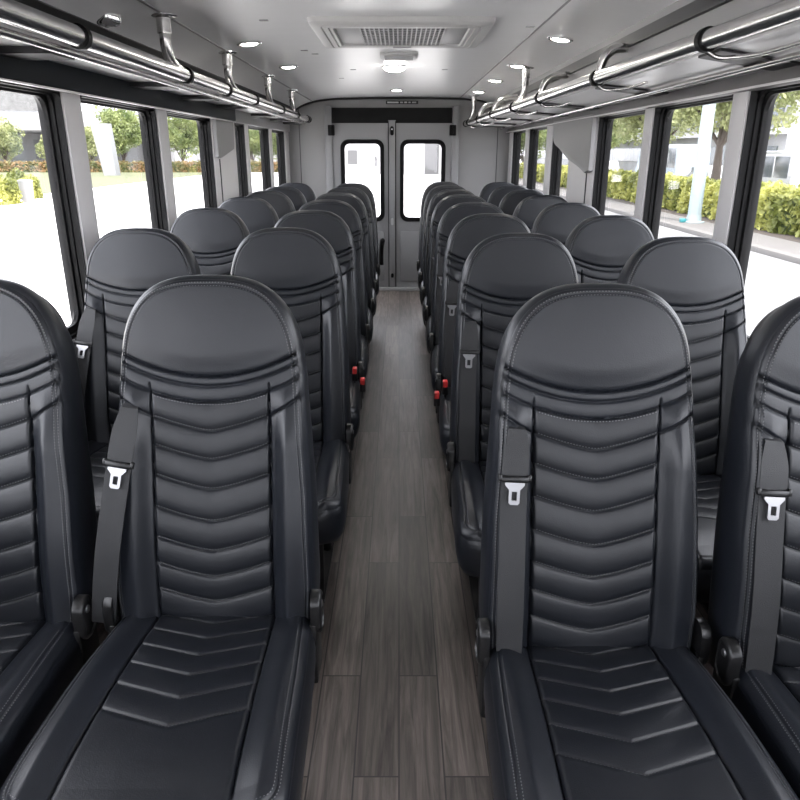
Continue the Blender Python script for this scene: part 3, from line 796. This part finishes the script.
# ------------------------------------------------------------------ overhead racks
def rack(sg_, label, xa, xb, za, zb, y0, y1, clamps, posts, hand):
    root = tag(empty('luggage_rack', (0, 0, 0)), label, 'luggage rack', None)
    def rp(y):
        t = (y-1.6)/(7.35-1.6); return sg_*(xa+(xb-xa)*t), za+(zb-za)*t
    ys = np.linspace(y0, y1, 30)
    def pt(y, dx=0, dz=0):
        x, z = rp(y); return Vector((x+sg_*dx, y, z+dz))
    MB().tube([pt(y) for y in ys]+[], .026, 20).build('rail', M['brushed'], root, angle=50)
    x2, z2 = (XW-.045, 1.666) if sg_ < 0 else (XW-.02, 1.628)
    def shelf_z(x, y):
        xr, zr = rp(y); a0, b0 = abs(xr)+.03, zr-.026
        return b0+(abs(x)-a0)/(x2-a0)*(z2-b0)
    if sg_ < 0:
        MB().tube([pt(y, .040, -.034) for y in ys], .012, 14).build('edge_rail', M['brushed'], root, angle=50)
    else:
        MB().tube([Vector((1.0, y, shelf_z(1.0, y)-.016)) for y in ys], .009, 10).build('shelf_rail', M['brushed'], root, angle=50)
    # end cap
    e = pt(y1); MB().tube([e+Vector((0, -.004, 0)), e+Vector((0, .012, 0)), e+Vector((0, .02, 0))], [.031, .031, .022], 18).build('end_cap', M['rubber'], root, angle=40)
    # shelf, front edge follows the rail
    m = MB(); V = []
    for y in ys:
        x, z = rp(y)
        V += [(x+sg_*.03, y, z-.026), (sg_*x2, y, z2-.001), (sg_*x2, y, z2+.009), (x+sg_*.03, y, z-.016)]
    n = len(ys); F = []
    for i in range(n-1):
        for k in range(4): F.append((4*i+k, 4*i+(k+1) % 4, 4*i+4+(k+1) % 4, 4*i+4+k))
    F += [(0, 1, 2, 3), tuple(4*(n-1)+k for k in (3, 2, 1, 0))]
    m.add(V, F).build('shelf', M['shelf'], root)
    for y in clamps:
        p = pt(y); d = (pt(y+.05)-pt(y-.05)).normalized()
        MB().tube([p-d*.014, p-d*.012, p+d*.012, p+d*.014], [.028, .032, .032, .028], 20).build('clamp', M['rubber'], root, angle=40)
        # cross bracket: dark arm with a thin bright rod in front of it
        x, z = rp(y)
        P_ = []
        for yy in (y-.05, y+.10):
            for xx in (abs(x)+(.062 if sg_ < 0 else .02), x2):
                zz = shelf_z(xx, yy); P_ += [(sg_*xx, yy, zz-(.020 if sg_ < 0 else .009)), (sg_*xx, yy, zz-.002)]
        br = MB().add(P_, [(0,2,3,1),(4,5,7,6),(0,1,5,4),(2,6,7,3),(0,4,6,2),(1,3,7,5)]).build('bracket', M['strip'], root)
        if sg_ > 0:
            rod = smooth_path([(x, y, z-.027), (x+.03, y-.012, shelf_z(x+.035, y)-.018), (x+.055, y-.06, shelf_z(x+.07, y)-.018), (x+.075, y-.18, shelf_z(x+.10, y)-.018), (x+.085, y-.36, shelf_z(x+.115, y)-.012)], 6)
            MB().tube(rod, .006, 8).build('rod', M['brushed'], br, angle=50)
    for kind, y in posts:
        b = pt(y)
        if kind == 'flange':
            yt = y-.20; xt = b.x+(.03 if sg_ > 0 else 0); zt = ceil_z(xt)
            P = smooth_path([(xt, yt, zt), (xt, yt, zt-.05), (xt, yt, b.z+.095), (xt*.8+b.x*.2, yt+.012, b.z+.058), (xt*.4+b.x*.6, yt+.05, b.z+.030), (b.x, yt+.12, b.z+.014), (b.x, y, b.z+.006)], 7)
            po = MB().tube(P, .020, 16).build('post', M['brushed'], root, angle=50)
            MB().tube([(xt, yt, zt-.062), (xt, yt, zt-.058), (xt, yt, zt-.004)], [.025, .0255, .0255], 18).build('sleeve', M['brushed'], po, angle=40)
            MB().lathe([(.052, 0), (.052, -.004), (.046, -.008), (.026, -.012)], (xt, yt, zt), 24).build('flange', M['chrome'], po, angle=40)
        else:
            xt = sg_*.908; zt = 1.790
            P = smooth_path([(b.x, y, b.z+.01), (b.x+.004, y-.005, b.z+.045), (b.x+(xt-b.x)*.18, y-.01, zt-.028), (b.x+(xt-b.x)*.5, y-.01, zt-.004), (xt, y-.01, zt)], 7)
            MB().tube(P, .018, 14).build('hook_post', M['brushed'], root, angle=50)
    return root
rack(-1, 'stainless tube luggage rack hanging along the left windows', .86, .86, 1.692, 1.692, F0+.2, 7.15,
     [1.1, 2.10, 3.10, 3.80, 4.51, 5.52, 6.32, 7.02], [('flange', 3.07), ('flange', 4.07), ('flange', 5.22), ('flange', 6.30)], 'left')
rack(1, 'stainless tube luggage rack hanging along the right windows', .86, .66, 1.692, 1.664, F0+.2, 7.40,
     [1.0, 2.13, 3.12, 4.15, 4.90, 5.75, 6.50, 7.15], [('hook', 3.10), ('hook', 4.13), ('flange', 4.90), ('hook', 5.72), ('hook', 6.45), ('flange', 7.25)], 'right')

# ------------------------------------------------------------------ ceiling fittings
ac = tag(empty('air_conditioner', (0, 3.33, 1.90)), 'off-white rectangular air conditioner with dark grille on the ceiling', 'air conditioner')
ac.location = (0, 0, 0)
def rr3(a0, a1, b0, b1, r, z): return [(x, y, z) for x, y in rrect(a0, a1, b0, b1, r, 5)]
x0, x1, y0, y1, zc = -.372, .392, 3.14, 3.86, 1.911
m = MB()
def ins(i, r, z): return rr3(x0+i, x1-i, y0+i, y1-i, r, z)
m.loft([ins(0, .03, zc), ins(.004, .03, zc-.018), ins(.016, .03, zc-.027), ins(.050, .025, zc-.030), ins(.053, .025, zc-.024), ins(.057, .025, zc-.030),
        ins(.078, .02, zc-.030), ins(.081, .02, zc-.022), ins(.085, .02, zc-.029), ins(.097, .02, zc-.029), ins(.103, .018, zc-.012)], True, False)
m.build('bezel', M['white_plastic'], ac, angle=35)
gx0, gx1 = -.165, .195
for a, b in ((x0+.100, gx0-.004), (gx1+.004, x1-.100)):
    MB().box(a, b, y0+.100, y1-.100, zc-.020, zc-.008, .003).build('side_panel', M['grey_plastic'], ac, angle=40)
MB().box(gx0, gx1, y0+.100, y1-.100, zc-.012, zc-.006).build('grille_backing', M['dark_grille'], ac)
m = MB()
for k in range(19):
    x = gx0+(gx1-gx0)*k/18; m.box(x-.003, x+.003, y0+.100, y1-.100, zc-.024, zc-.019)
for k in range(12):
    y = y0+.104+(y1-y0-.208)*k/11; m.box(gx0, gx1, y-.005, y+.005, zc-.023, zc-.020)
m.build('grille', M['grey_plastic'], ac)
MB().box(-.03, .06, y1-.090, y1-.070, zc-.034, zc-.028, .002).build('badge_plate', M['grey_plastic'], ac, angle=40)

def downlight(x, y, label, group):
    root = tag(empty('ceiling_downlight', (x, y, ceil_z(x))), label, 'ceiling light', group)
    sl = (ceil_z(abs(x)+.02)-ceil_z(abs(x)-.02))/.04*(1 if x > 0 else -1)
    root.rotation_euler = (0, -math.atan(sl), 0)
    m = MB(); n = 36
    prof = [(.060, .002), (.060, -.006), (.056, -.010), (.047, -.010), (.045, -.004)]
    V = [(r*math.cos(2*PI*k/n), r*math.sin(2*PI*k/n), z) for r, z in prof for k in range(n)]
    F = [(i*n+k, i*n+(k+1) % n, (i+1)*n+(k+1) % n, (i+1)*n+k) for i in range(len(prof)-1) for k in range(n)]
    m.add(V, F).build('rim', M['chrome'], root, angle=35)
    MB().lathe([(.046, .002), (.046, -.004), (.036, -.010), (.02, -.013), (.004, -.014)], n=n).build('lens', M['lamp'], root, angle=50)
g = 'round ceiling downlights'
for k, (x, y) in enumerate(((.74, 3.58), (.715, 4.66), (.705, 5.60), (.69, 6.60))):
    downlight(x, y, ['round lit downlight nearest the camera on the right ceiling side', 'second lit downlight back in the right ceiling row',
                     'third lit downlight back in the right ceiling row', 'round lit downlight at the rear end of the right ceiling row'][k], g)
downlight(-.72, 3.74, 'round lit downlight on the left ceiling side, nearer the camera', g)
downlight(-.68, 4.74, 'round lit downlight on the left ceiling side, farther back', g)
downlight(-.02, 6.62, 'round lit downlight on the ceiling just before the rear doors', g)
# dome lamp added to make the bright glow on the ceiling
zc2 = ceil_z(0)
dm = tag(empty('added_dome_lamp', (-.03, 4.86, zc2)), 'dome lamp added for the glow in mid ceiling, behind the small grey speaker', 'ceiling light')
MB().lathe([(.075, .001), (.075, -.006), (.07, -.010)], n=36).build('rim', M['white_plastic'], dm, angle=40)
MB().lathe([(.068, -.009), (.064, -.018), (.05, -.027), (.03, -.032), (.004, -.034)], n=36).build('lens', M['dome'], dm, angle=60)
# small speaker box
m = MB(); m.loft([rr3(-.105, .105, 4.20, 4.42, .03, 1.912), rr3(-.105, .105, 4.20, 4.42, .03, 1.900), rr3(-.095, .095, 4.21, 4.41, .03, 1.894)])
sp = tag(m.build('ceiling_speaker', M['white_plastic'], angle=35), 'small grey speaker box on the ceiling behind the air conditioner', 'speaker')
m = MB()
for k in range(9): m.box(-.08, .08, 4.235+k*.018, 4.243+k*.018, 1.890, 1.8945)
m.build('speaker_grille', M['grey_plastic'], sp)
# chrome sensor, left front
x, y = -.985, 2.66; z = ceil_z(x)
se = tag(empty('ceiling_sensor', (x, y, z)), 'small chrome round fitting on the ceiling above the left rack', 'sensor')
MB().lathe([(.045, .01), (.045, -.006), (.04, -.016), (.03, -.022), (.004, -.024)], n=28).build('body', M['chrome'], se, angle=40)
for a in (0, 2.1, 4.2):
    MB().lathe([(.008, -.016), (.008, -.024), (.004, -.026)], (.024*math.cos(a), .024*math.sin(a), 0), 12).build('stud', M['steel'], se, angle=40)
# little hook over the left rack
m = MB().tube(smooth_path([(-1.05, 2.78, ceil_z(1.05)+.004), (-1.045, 2.78, ceil_z(1.05)-.015), (-1.02, 2.78, ceil_z(1.05)-.030), (-1.0, 2.79, ceil_z(1.05)-.032)], 5), .008, 8)
tag(m.build('rack_hook', M['brushed'], angle=50), 'small metal hook on the ceiling edge just above the left rack', 'hook')
# ceiling fasteners
for k, (x, y) in enumerate(((-.55, 3.2), (-.50, 4.1), (-.46, 4.25), (-.30, 5.05), (.30, 5.05), (.56, 3.35), (-.42, 5.6))):
    m = MB().box(x-.018, x+.018, y-.012, y+.012, ceil_z(x)-.003, ceil_z(x)+.002, .001)
    tag(m.build('ceiling_clip', M['grey_plastic'], angle=40), 'tiny grey clip flush with the ceiling', 'clip', 'ceiling clips')

# ------------------------------------------------------------------ outside
GZ = -.80
def plane(name, x0, x1, y0, y1, z, mat, label, cat):
    return struct(MB().box(x0, x1, y0, y1, z-.15, z).build(name, mat), label, cat)
plane('ground', -260, 260, -60, 420, GZ, M['concrete'], 'pale sunlit pavement around the bus', 'ground')
plane('road', 2.5, 8.3, -40, 300, GZ+.004, M['road'], 'pale road along the right of the bus', 'road')
struct(MB().box(8.3, 8.55, -40, 300, GZ-.1, GZ+.13, .03).build('kerb', M['kerb'], angle=40), 'kerb between the road and the footpath on the right', 'kerb')
M['paving'] = pbr('footpath_paving', (.085, .08, .076), .85, vary=.1, vscale=.8)
plane('footpath', 8.55, 10.1, -40, 300, GZ+.12, M['paving'], 'pale footpath in front of the right hedge', 'footpath')
plane('planting_bed', 9.75, 13.5, -40, 64, GZ+.125, M['soil'], 'brown planting bed under the right hedge', 'ground')
plane('lawn_left', -120, -20, 30, 84, GZ+.03, M['lawn'], 'dry green lawn across the pavement on the left', 'lawn')
plane('lawn_right', 10.3, 40, 66, 120, GZ+.13, M['lawn'], 'sunlit lawn behind the right footpath', 'lawn')

def leaf_cloud(P, size, seed, squash=1.):
    """random quads centred on P"""
    r = np.random.default_rng(seed); n = len(P)
    a = r.normal(size=(n, 3)); a /= np.linalg.norm(a, axis=1)[:, None]
    b = r.normal(size=(n, 3)); b -= a*(a*b).sum(1)[:, None]; b /= np.linalg.norm(b, axis=1)[:, None]
    s = size*r.uniform(.6, 1.3, (n, 1))
    V = np.stack([P-a*s, P+b*s*.5, P+a*s, P-b*s*.5], 1).reshape(-1, 3)
    return V, np.arange(4*n).reshape(n, 4)
def tree_mesh(h, cr, n, leaf, seed, clear):
    r = np.random.default_rng(seed)
    nc = 42
    c = r.normal(size=(nc, 3)); c /= np.linalg.norm(c, axis=1)[:, None]; c *= r.uniform(.3, 1, (nc, 1))**.5
    c = c*np.array([cr, cr, (h-clear)/2])*.82+np.array([0, 0, clear+(h-clear)/2])
    rad = cr*r.uniform(.22, .42, nc)
    k = r.integers(0, nc, n); d = r.normal(size=(n, 3)); d /= np.linalg.norm(d, axis=1)[:, None]
    P = c[k]+d*(rad[k]*r.uniform(.5, 1, n)**.4)[:, None]
    return leaf_cloud(P, leaf, seed+1), c
def make_tree(name, h, cr, n, leaf, seed, clear, mat, tr):
    root = empty(name)
    (V, F), c = tree_mesh(h, cr, n, leaf, seed, clear)
    cn = link('crown', me_np('crown', V, F), mat, root)
    m = MB(); m.tube(smooth_path([(0, 0, 0), (.05, .03, clear*.5), (-.03, 0, clear), (0, 0, clear+(h-clear)*.6)], 4), [tr*(1.35-1.1*i/12) for i in range(13)], 10)
    for q in c[::5]:
        a = Vector((0, 0, clear*.8)); b = Vector(q); m.tube(smooth_path([a, a.lerp(b, .5)+Vector((0, 0, .2)), b], 4), [tr*.5*(1-.1*i) for i in range(9)], 7)
    m.build('trunk', M['trunk'], root, angle=60)
    return root
protoA = make_tree('leafy_tree', 8.2, 3.1, 9000, .17, 3, 1.5, M['leaf'], .16)
protoB = make_tree('leafy_tree', 6.4, 2.7, 8000, .16, 11, 1.4, M['leaf_pale'], .13)
protoC = make_tree('spreading_tree', 8.4, 3.7, 26000, .11, 23, 3.0, M['leaf_pale'], .18)
used = set()
def put(proto, x, y, s, rot, label, group, z=GZ):
    o = proto if proto.name not in used else copy_tree(proto); used.add(proto.name)
    o.location = (x, y, z); o.scale = (s, s, s); o.rotation_euler = (0, 0, rot); tag(o, label, 'tree', group)
gl = 'trees across the pavement on the left'
put(protoB, -46.8, 88, .95, .2, 'leafy tree beyond the left pavement, behind the two near bushes', gl)
put(protoB, -42.3, 91, .72, 1.2, 'leafy tree beyond the left pavement, left of the white leaning pylon', gl)
put(protoB, -37.6, 90, .85, 2.0, 'small leafy tree just left of the white leaning pylon', gl)
put(protoA, -32.4, 87, .95, 3.0, 'tall leafy tree just right of the white leaning pylon', gl)
put(protoA, -26.6, 91, .92, 4.4, 'green leafy tree framed by the third left window', gl)
put(protoB, -21.4, 102, .9, .9, 'pale leafy tree framed by the third left window', gl)
put(protoA, -17.6, 89, .82, 5.2, 'leafy tree seen through the second left window from the rear', gl)
put(protoA, -15.4, 97, .82, 1.7, 'leafy tree seen through the left window next to the rear wall', gl)
gr_ = 'trees behind the right hedge'
put(protoC, 13.15, 30.5, 1.0, .6, 'spreading tree with forked trunk behind the right hedge near the pole', gr_)
put(protoC, 15.6, 21.5, 1.0, 2.6, 'spreading tree behind the hedge in the nearest right window', gr_)
put(protoC, 14.5, 41.6, .95, 4.1, 'spreading tree behind the hedge, left of the white pole', gr_)
put(protoA, 14.0, 52.0, .9, 2.2, 'slim leafy tree behind the right hedge beyond the parked bus', gr_)
put(protoA, 19.0, 90.0, 1.05, 3.3, 'leafy tree far off through the rear right windows', gr_)
put(protoA, 13.4, 80.0, .9, 5.0, 'second leafy tree far off through the rear right windows', gr_)

def hedge(name, x0, x1, y0, y1, z0, z1, n, leaf, mat, seed, label):
    r = np.random.default_rng(seed); root = empty(name, (0, 0, 0))
    lx, ly, lz = x1-x0, y1-y0, z1-z0
    areas = np.array([ly*lz, ly*lz, lx*ly, lx*lz, lx*lz]); k = r.choice(5, n, p=areas/areas.sum())
    P = np.stack([r.uniform(x0, x1, n), r.uniform(y0, y1, n), r.uniform(z0, z1, n)], -1)
    P[k == 0, 0] = x0; P[k == 1, 0] = x1; P[k == 2, 2] = z1; P[k == 3, 1] = y0; P[k == 4, 1] = y1
    bump = .10*np.sin(P[:, 1]*2.1+seed)+.07*np.sin(P[:, 1]*4.7+P[:, 2]*3)+.06*np.sin(P[:, 0]*3.7)
    P[:, 2] += bump*(P[:, 2]-z0)/lz
    P[:, 0] += np.where(P[:, 0] < (x0+x1)/2, -1, 1)*bump*.9
    P += r.normal(size=P.shape)*leaf*.5
    V, F = leaf_cloud(P, leaf, seed+5)
    link('foliage', me_np('foliage', V, F), mat, root)
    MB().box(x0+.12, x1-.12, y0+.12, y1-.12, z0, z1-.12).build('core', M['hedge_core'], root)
    return tag(root, label, 'hedge')
hedge('clipped_hedge', 10.35, 11.75, 12, 62, GZ+.12, .30, 42000, .10, M['hedge'], 4, 'clipped yellow-green hedge along the right footpath')
hedge('clipped_hedge', -62, -12, 84.5, 85.8, GZ, GZ+1.05, 16000, .16, M['hedge_rust'], 8, 'low green and rust hedge beyond the left lawn')
def bush(x, y, r, h, seed, label):
    rr = np.random.default_rng(seed); n = 5000
    d = rr.normal(size=(n, 3)); d /= np.linalg.norm(d, axis=1)[:, None]; d[:, 2] = np.abs(d[:, 2])
    q = 1+.12*np.sin(d[:, 0]*7+seed)+.1*np.sin(d[:, 1]*8)
    P = d*np.array([r, r, h])*(q*rr.uniform(.75, 1, n))[:, None]
    root = empty('round_bush', (x, y, GZ))
    V, F = leaf_cloud(P, .085, seed+3); link('foliage', me_np('foliage', V, F), M['hedge'], root)
    m = MB()
    for k in range(7): m.tube([(0, 0, 0), (r*.5*math.cos(k*.9), r*.5*math.sin(k*.9), h*.7)], [.03, .01], 6)
    m.build('stems', M['trunk'], root)
    tag(root, label, 'bush')
bush(-18.4, 32.5, 1.25, 1.45, 2, 'round green bush at the edge of the left pavement')
bush(-18.9, 36.5, .9, 1.25, 9, 'smaller green bush beside the white bin')
bn = MB().lathe([(.24, 0), (.26, .02), (.31, .9), (.33, .92), (.33, .97), (.2, 1.0), (.05, 1.01)], (-17.35, 34.0, GZ), 28)
tag(bn.build('litter_bin', M['bin'], angle=40), 'white round litter bin on the left pavement beside the bushes', 'bin')

# building with white canopy on the left
b = tag(empty('canopy_building', (-60, 112, GZ)), 'white flat roofed building with a deep canopy beyond the left trees', 'building')
b.location = (0, 0, 0)
MB().box(-110, -14, 114, 130, GZ, 4.0).build('wall', M['facade'], b)
MB().box(-115, -35, 94, 131, 4.0, 6.2, .1).build('canopy', M['facade'], b)
MB().box(-112, -41, 93.9, 94.0, 6.2, 9.4).build('roof_screen', pbr('perforated_screen', (.12, .12, .12), .7, vary=.5, vscale=2.2), b)
m = MB()
for k in range(22): m.box(-105+k*4.1, -104.2+k*4.1, 113.9, 114, .3, 3.2)
m.build('window', M['facade_grey'], b)
m = MB(); m.loft([[(-28.9, 72, GZ), (-27.7, 72, GZ), (-27.7, 73.2, GZ), (-28.9, 73.2, GZ)], [(-29.6, 72, 4.0), (-28.0, 72, 4.0), (-28.0, 73.2, 4.0), (-29.6, 73.2, 4.0)]])
tag(m.build('leaning_pylon', M['facade_grey']), 'white tapering pylon standing before the left trees', 'pylon')
# office block on the right
b = tag(empty('office_block', (30, 90, GZ)), 'grey banded office block behind the right trees', 'building'); b.location = (0, 0, 0)
MB().box(27, 60, 52, 150, GZ, 9.5).build('wall', M['facade_grey'], b)
for z in (.4, 3.6, 6.6):
    MB().box(26.9, 27.0, 53, 149, z, z+1.4).build('window_band', M['facade_glass'], b)
MB().box(26.0, 27, 52, 150, 2.6, 3.0).build('ledge', M['facade'], b)
# distant pale building behind the bus
b = tag(empty('warehouse', (0, 70, GZ)), 'pale building far behind the bus, seen through the rear doors', 'building'); b.location = (0, 0, 0)
M['facade_dim'] = pbr('dim_facade', (.06, .06, .062), .7)
MB().box(-9, 9, 78, 92, GZ, 4.4).build('wall', M['facade'], b)
for x0, x1, z0, z1 in ((-5.4, -4.4, .2, 1.6), (-2.6, -2.3, .0, 1.0), (2.7, 4.2, GZ, 2.6), (6.2, 7.0, .2, 1.6)):
    MB().box(x0, x1, 77.95, 78, z0, z1).build('window', M['facade_dim'], b)

# pole on the right footpath
po = tag(empty('street_pole', (9.25, 22.6, GZ+.12)), 'tall white painted pole on the right footpath', 'pole')
MB().tube([(0, 0, 0), (0, 0, 4), (0, 0, 9)], [.20, .18, .15], 20).build('shaft', M['pole'], po, angle=50)
MB().lathe([(.32, 0), (.32, .03), (.23, .05), (.21, .22)], n=20).build('base_collar', M['pole'], po, angle=40)
MB().box(-.42, -.26, -.1, .1, 0, .12, .02).build('base_box', M['pole_teal'], po, angle=40)

def car(x, y, L, W, H, rot, label, mat, van=False):
    root = tag(empty('parked_van' if van else 'parked_car', (x, y, GZ)), label, 'van' if van else 'car')
    root.rotation_euler = (0, 0, rot)
    h = H
    if van: prof = [(-L/2, .35), (-L/2, .9), (-L/2+.15, h-.1), (-L/2+.35, h), (L/2-1.0, h), (L/2-.35, 1.15), (L/2-.05, .95), (L/2, .5), (L/2-.05, .3)]
    else: prof = [(-L/2, .4), (-L/2, .9), (-L/2+.25, .98), (-L/2+.75, h), (L/2-2.2, h), (L/2-1.35, 1.0), (L/2-.15, .85), (L/2, .55), (L/2-.05, .3)]
    rings = []
    for xx, k in ((-W/2, .93), (-W/2+.05, .985), (-W/2+.12, 1), (W/2-.12, 1), (W/2-.05, .985), (W/2, .93)):
        rings.append([(xx, a*(.98+.02*k), .3+(bb-.3)*k) for a, bb in prof])
    MB().loft(rings).build('body', mat, root, angle=35)
    z0, z1 = (1.15, h-.22) if van else (1.0, h-.1)
    ya, yb = (-L/2+.3, L/2-.95) if van else (-L/2+.75, L/2-1.7)
    nwin = 4 if van else 2
    for s_ in (-1, 1):
        for k in range(nwin):
            a = ya+(yb-ya)*k/nwin+.05; c_ = ya+(yb-ya)*(k+1)/nwin-.05
            MB().box(s_*(W/2-.02)-.03, s_*(W/2-.02)+.03, a, c_, z0, z1, .02).build('side_window', M['facade_glass'], root, angle=40)
        for yy in (-L/2+.85, L/2-.85):
            m = MB(); m.lathe([(.2, -.11), (.33, -.11), (.34, -.08), (.34, .08), (.33, .11), (.2, .11)], n=20)
            m.v = [(s_*(W/2-.10)+z, yy+xx, .34+y_) for xx, y_, z in m.v]
            wv = m.build('wheel', M['rubber'], root, angle=40)
            m = MB(); m.lathe([(.19, -.112), (.19, .112)], n=16); m.v = [(s_*(W/2-.10)+z*1.03, yy+xx, .34+y_) for xx, y_, z in m.v]
            m.build('hubcap', M['steel'], wv, angle=40)
car(17.2, 33.5, 6.4, 2.0, 2.25, 0, 'white passenger van parked behind the nearest right hedge', M['car_white'], True)
car(17.6, 41.5, 4.6, 1.85, 1.5, 0, 'white car parked behind the hedge, beyond the van', M['car_white'])
car(20.5, 56.0, 9.0, 2.3, 2.7, 0, 'pale blue minibus parked behind the hedge farther off', M['car_blue'], True)
car(17.9, 65.0, 4.6, 1.85, 1.5, 0, 'white car parked far off behind the right lawn', M['car_white'])

# ------------------------------------------------------------------ light
w = bpy.data.worlds.new('sky'); sc.world = w; w.use_nodes = True
N, L = w.node_tree.nodes, w.node_tree.links
bg = N['Background']
sky = N.new('ShaderNodeTexSky'); sky.sky_type = 'HOSEK_WILKIE'; sky.turbidity = 6.0; sky.ground_albedo = .5
sky.sun_direction = Vector((.1, -.45, .88)).normalized()
mx = N.new('ShaderNodeMix'); mx.data_type = 'RGBA'; mx.inputs['Factor'].default_value = .75
mx.inputs['B'].default_value = (.93, .945, 1.0, 1)
L.new(sky.outputs['Color'], mx.inputs['A']); L.new(mx.outputs['Result'], bg.inputs['Color'])
bg.inputs['Strength'].default_value = 2.2
sun = bpy.data.lights.new('sun', 'SUN'); sun.energy = 2.6; sun.angle = math.radians(2); sun.color = (1, .95, .9)
so = bpy.data.objects.new('sun', sun); C.objects.link(so)
so.rotation_euler = Vector((-.1, .45, -.88)).to_track_quat('-Z', 'Y').to_euler()

# ------------------------------------------------------------------ camera
cam = bpy.data.cameras.new('camera'); cam.sensor_width = 36; cam.lens = 31.5; cam.clip_end = 1000; cam.clip_start = .02
cam.shift_x = .00125
co = bpy.data.objects.new('camera', cam); C.objects.link(co)
co.location = (0, 0, 1.40); co.rotation_euler = (math.radians(90-19.5), 0, 0)
sc.camera = co
vs = sc.view_settings
vs.view_transform = 'Standard'; vs.look = 'None'; vs.gamma = 1; vs.use_curve_mapping = False; vs.exposure = 2.15
sc.cycles.max_bounces = 14; sc.cycles.diffuse_bounces = 7; sc.cycles.transparent_max_bounces = 24
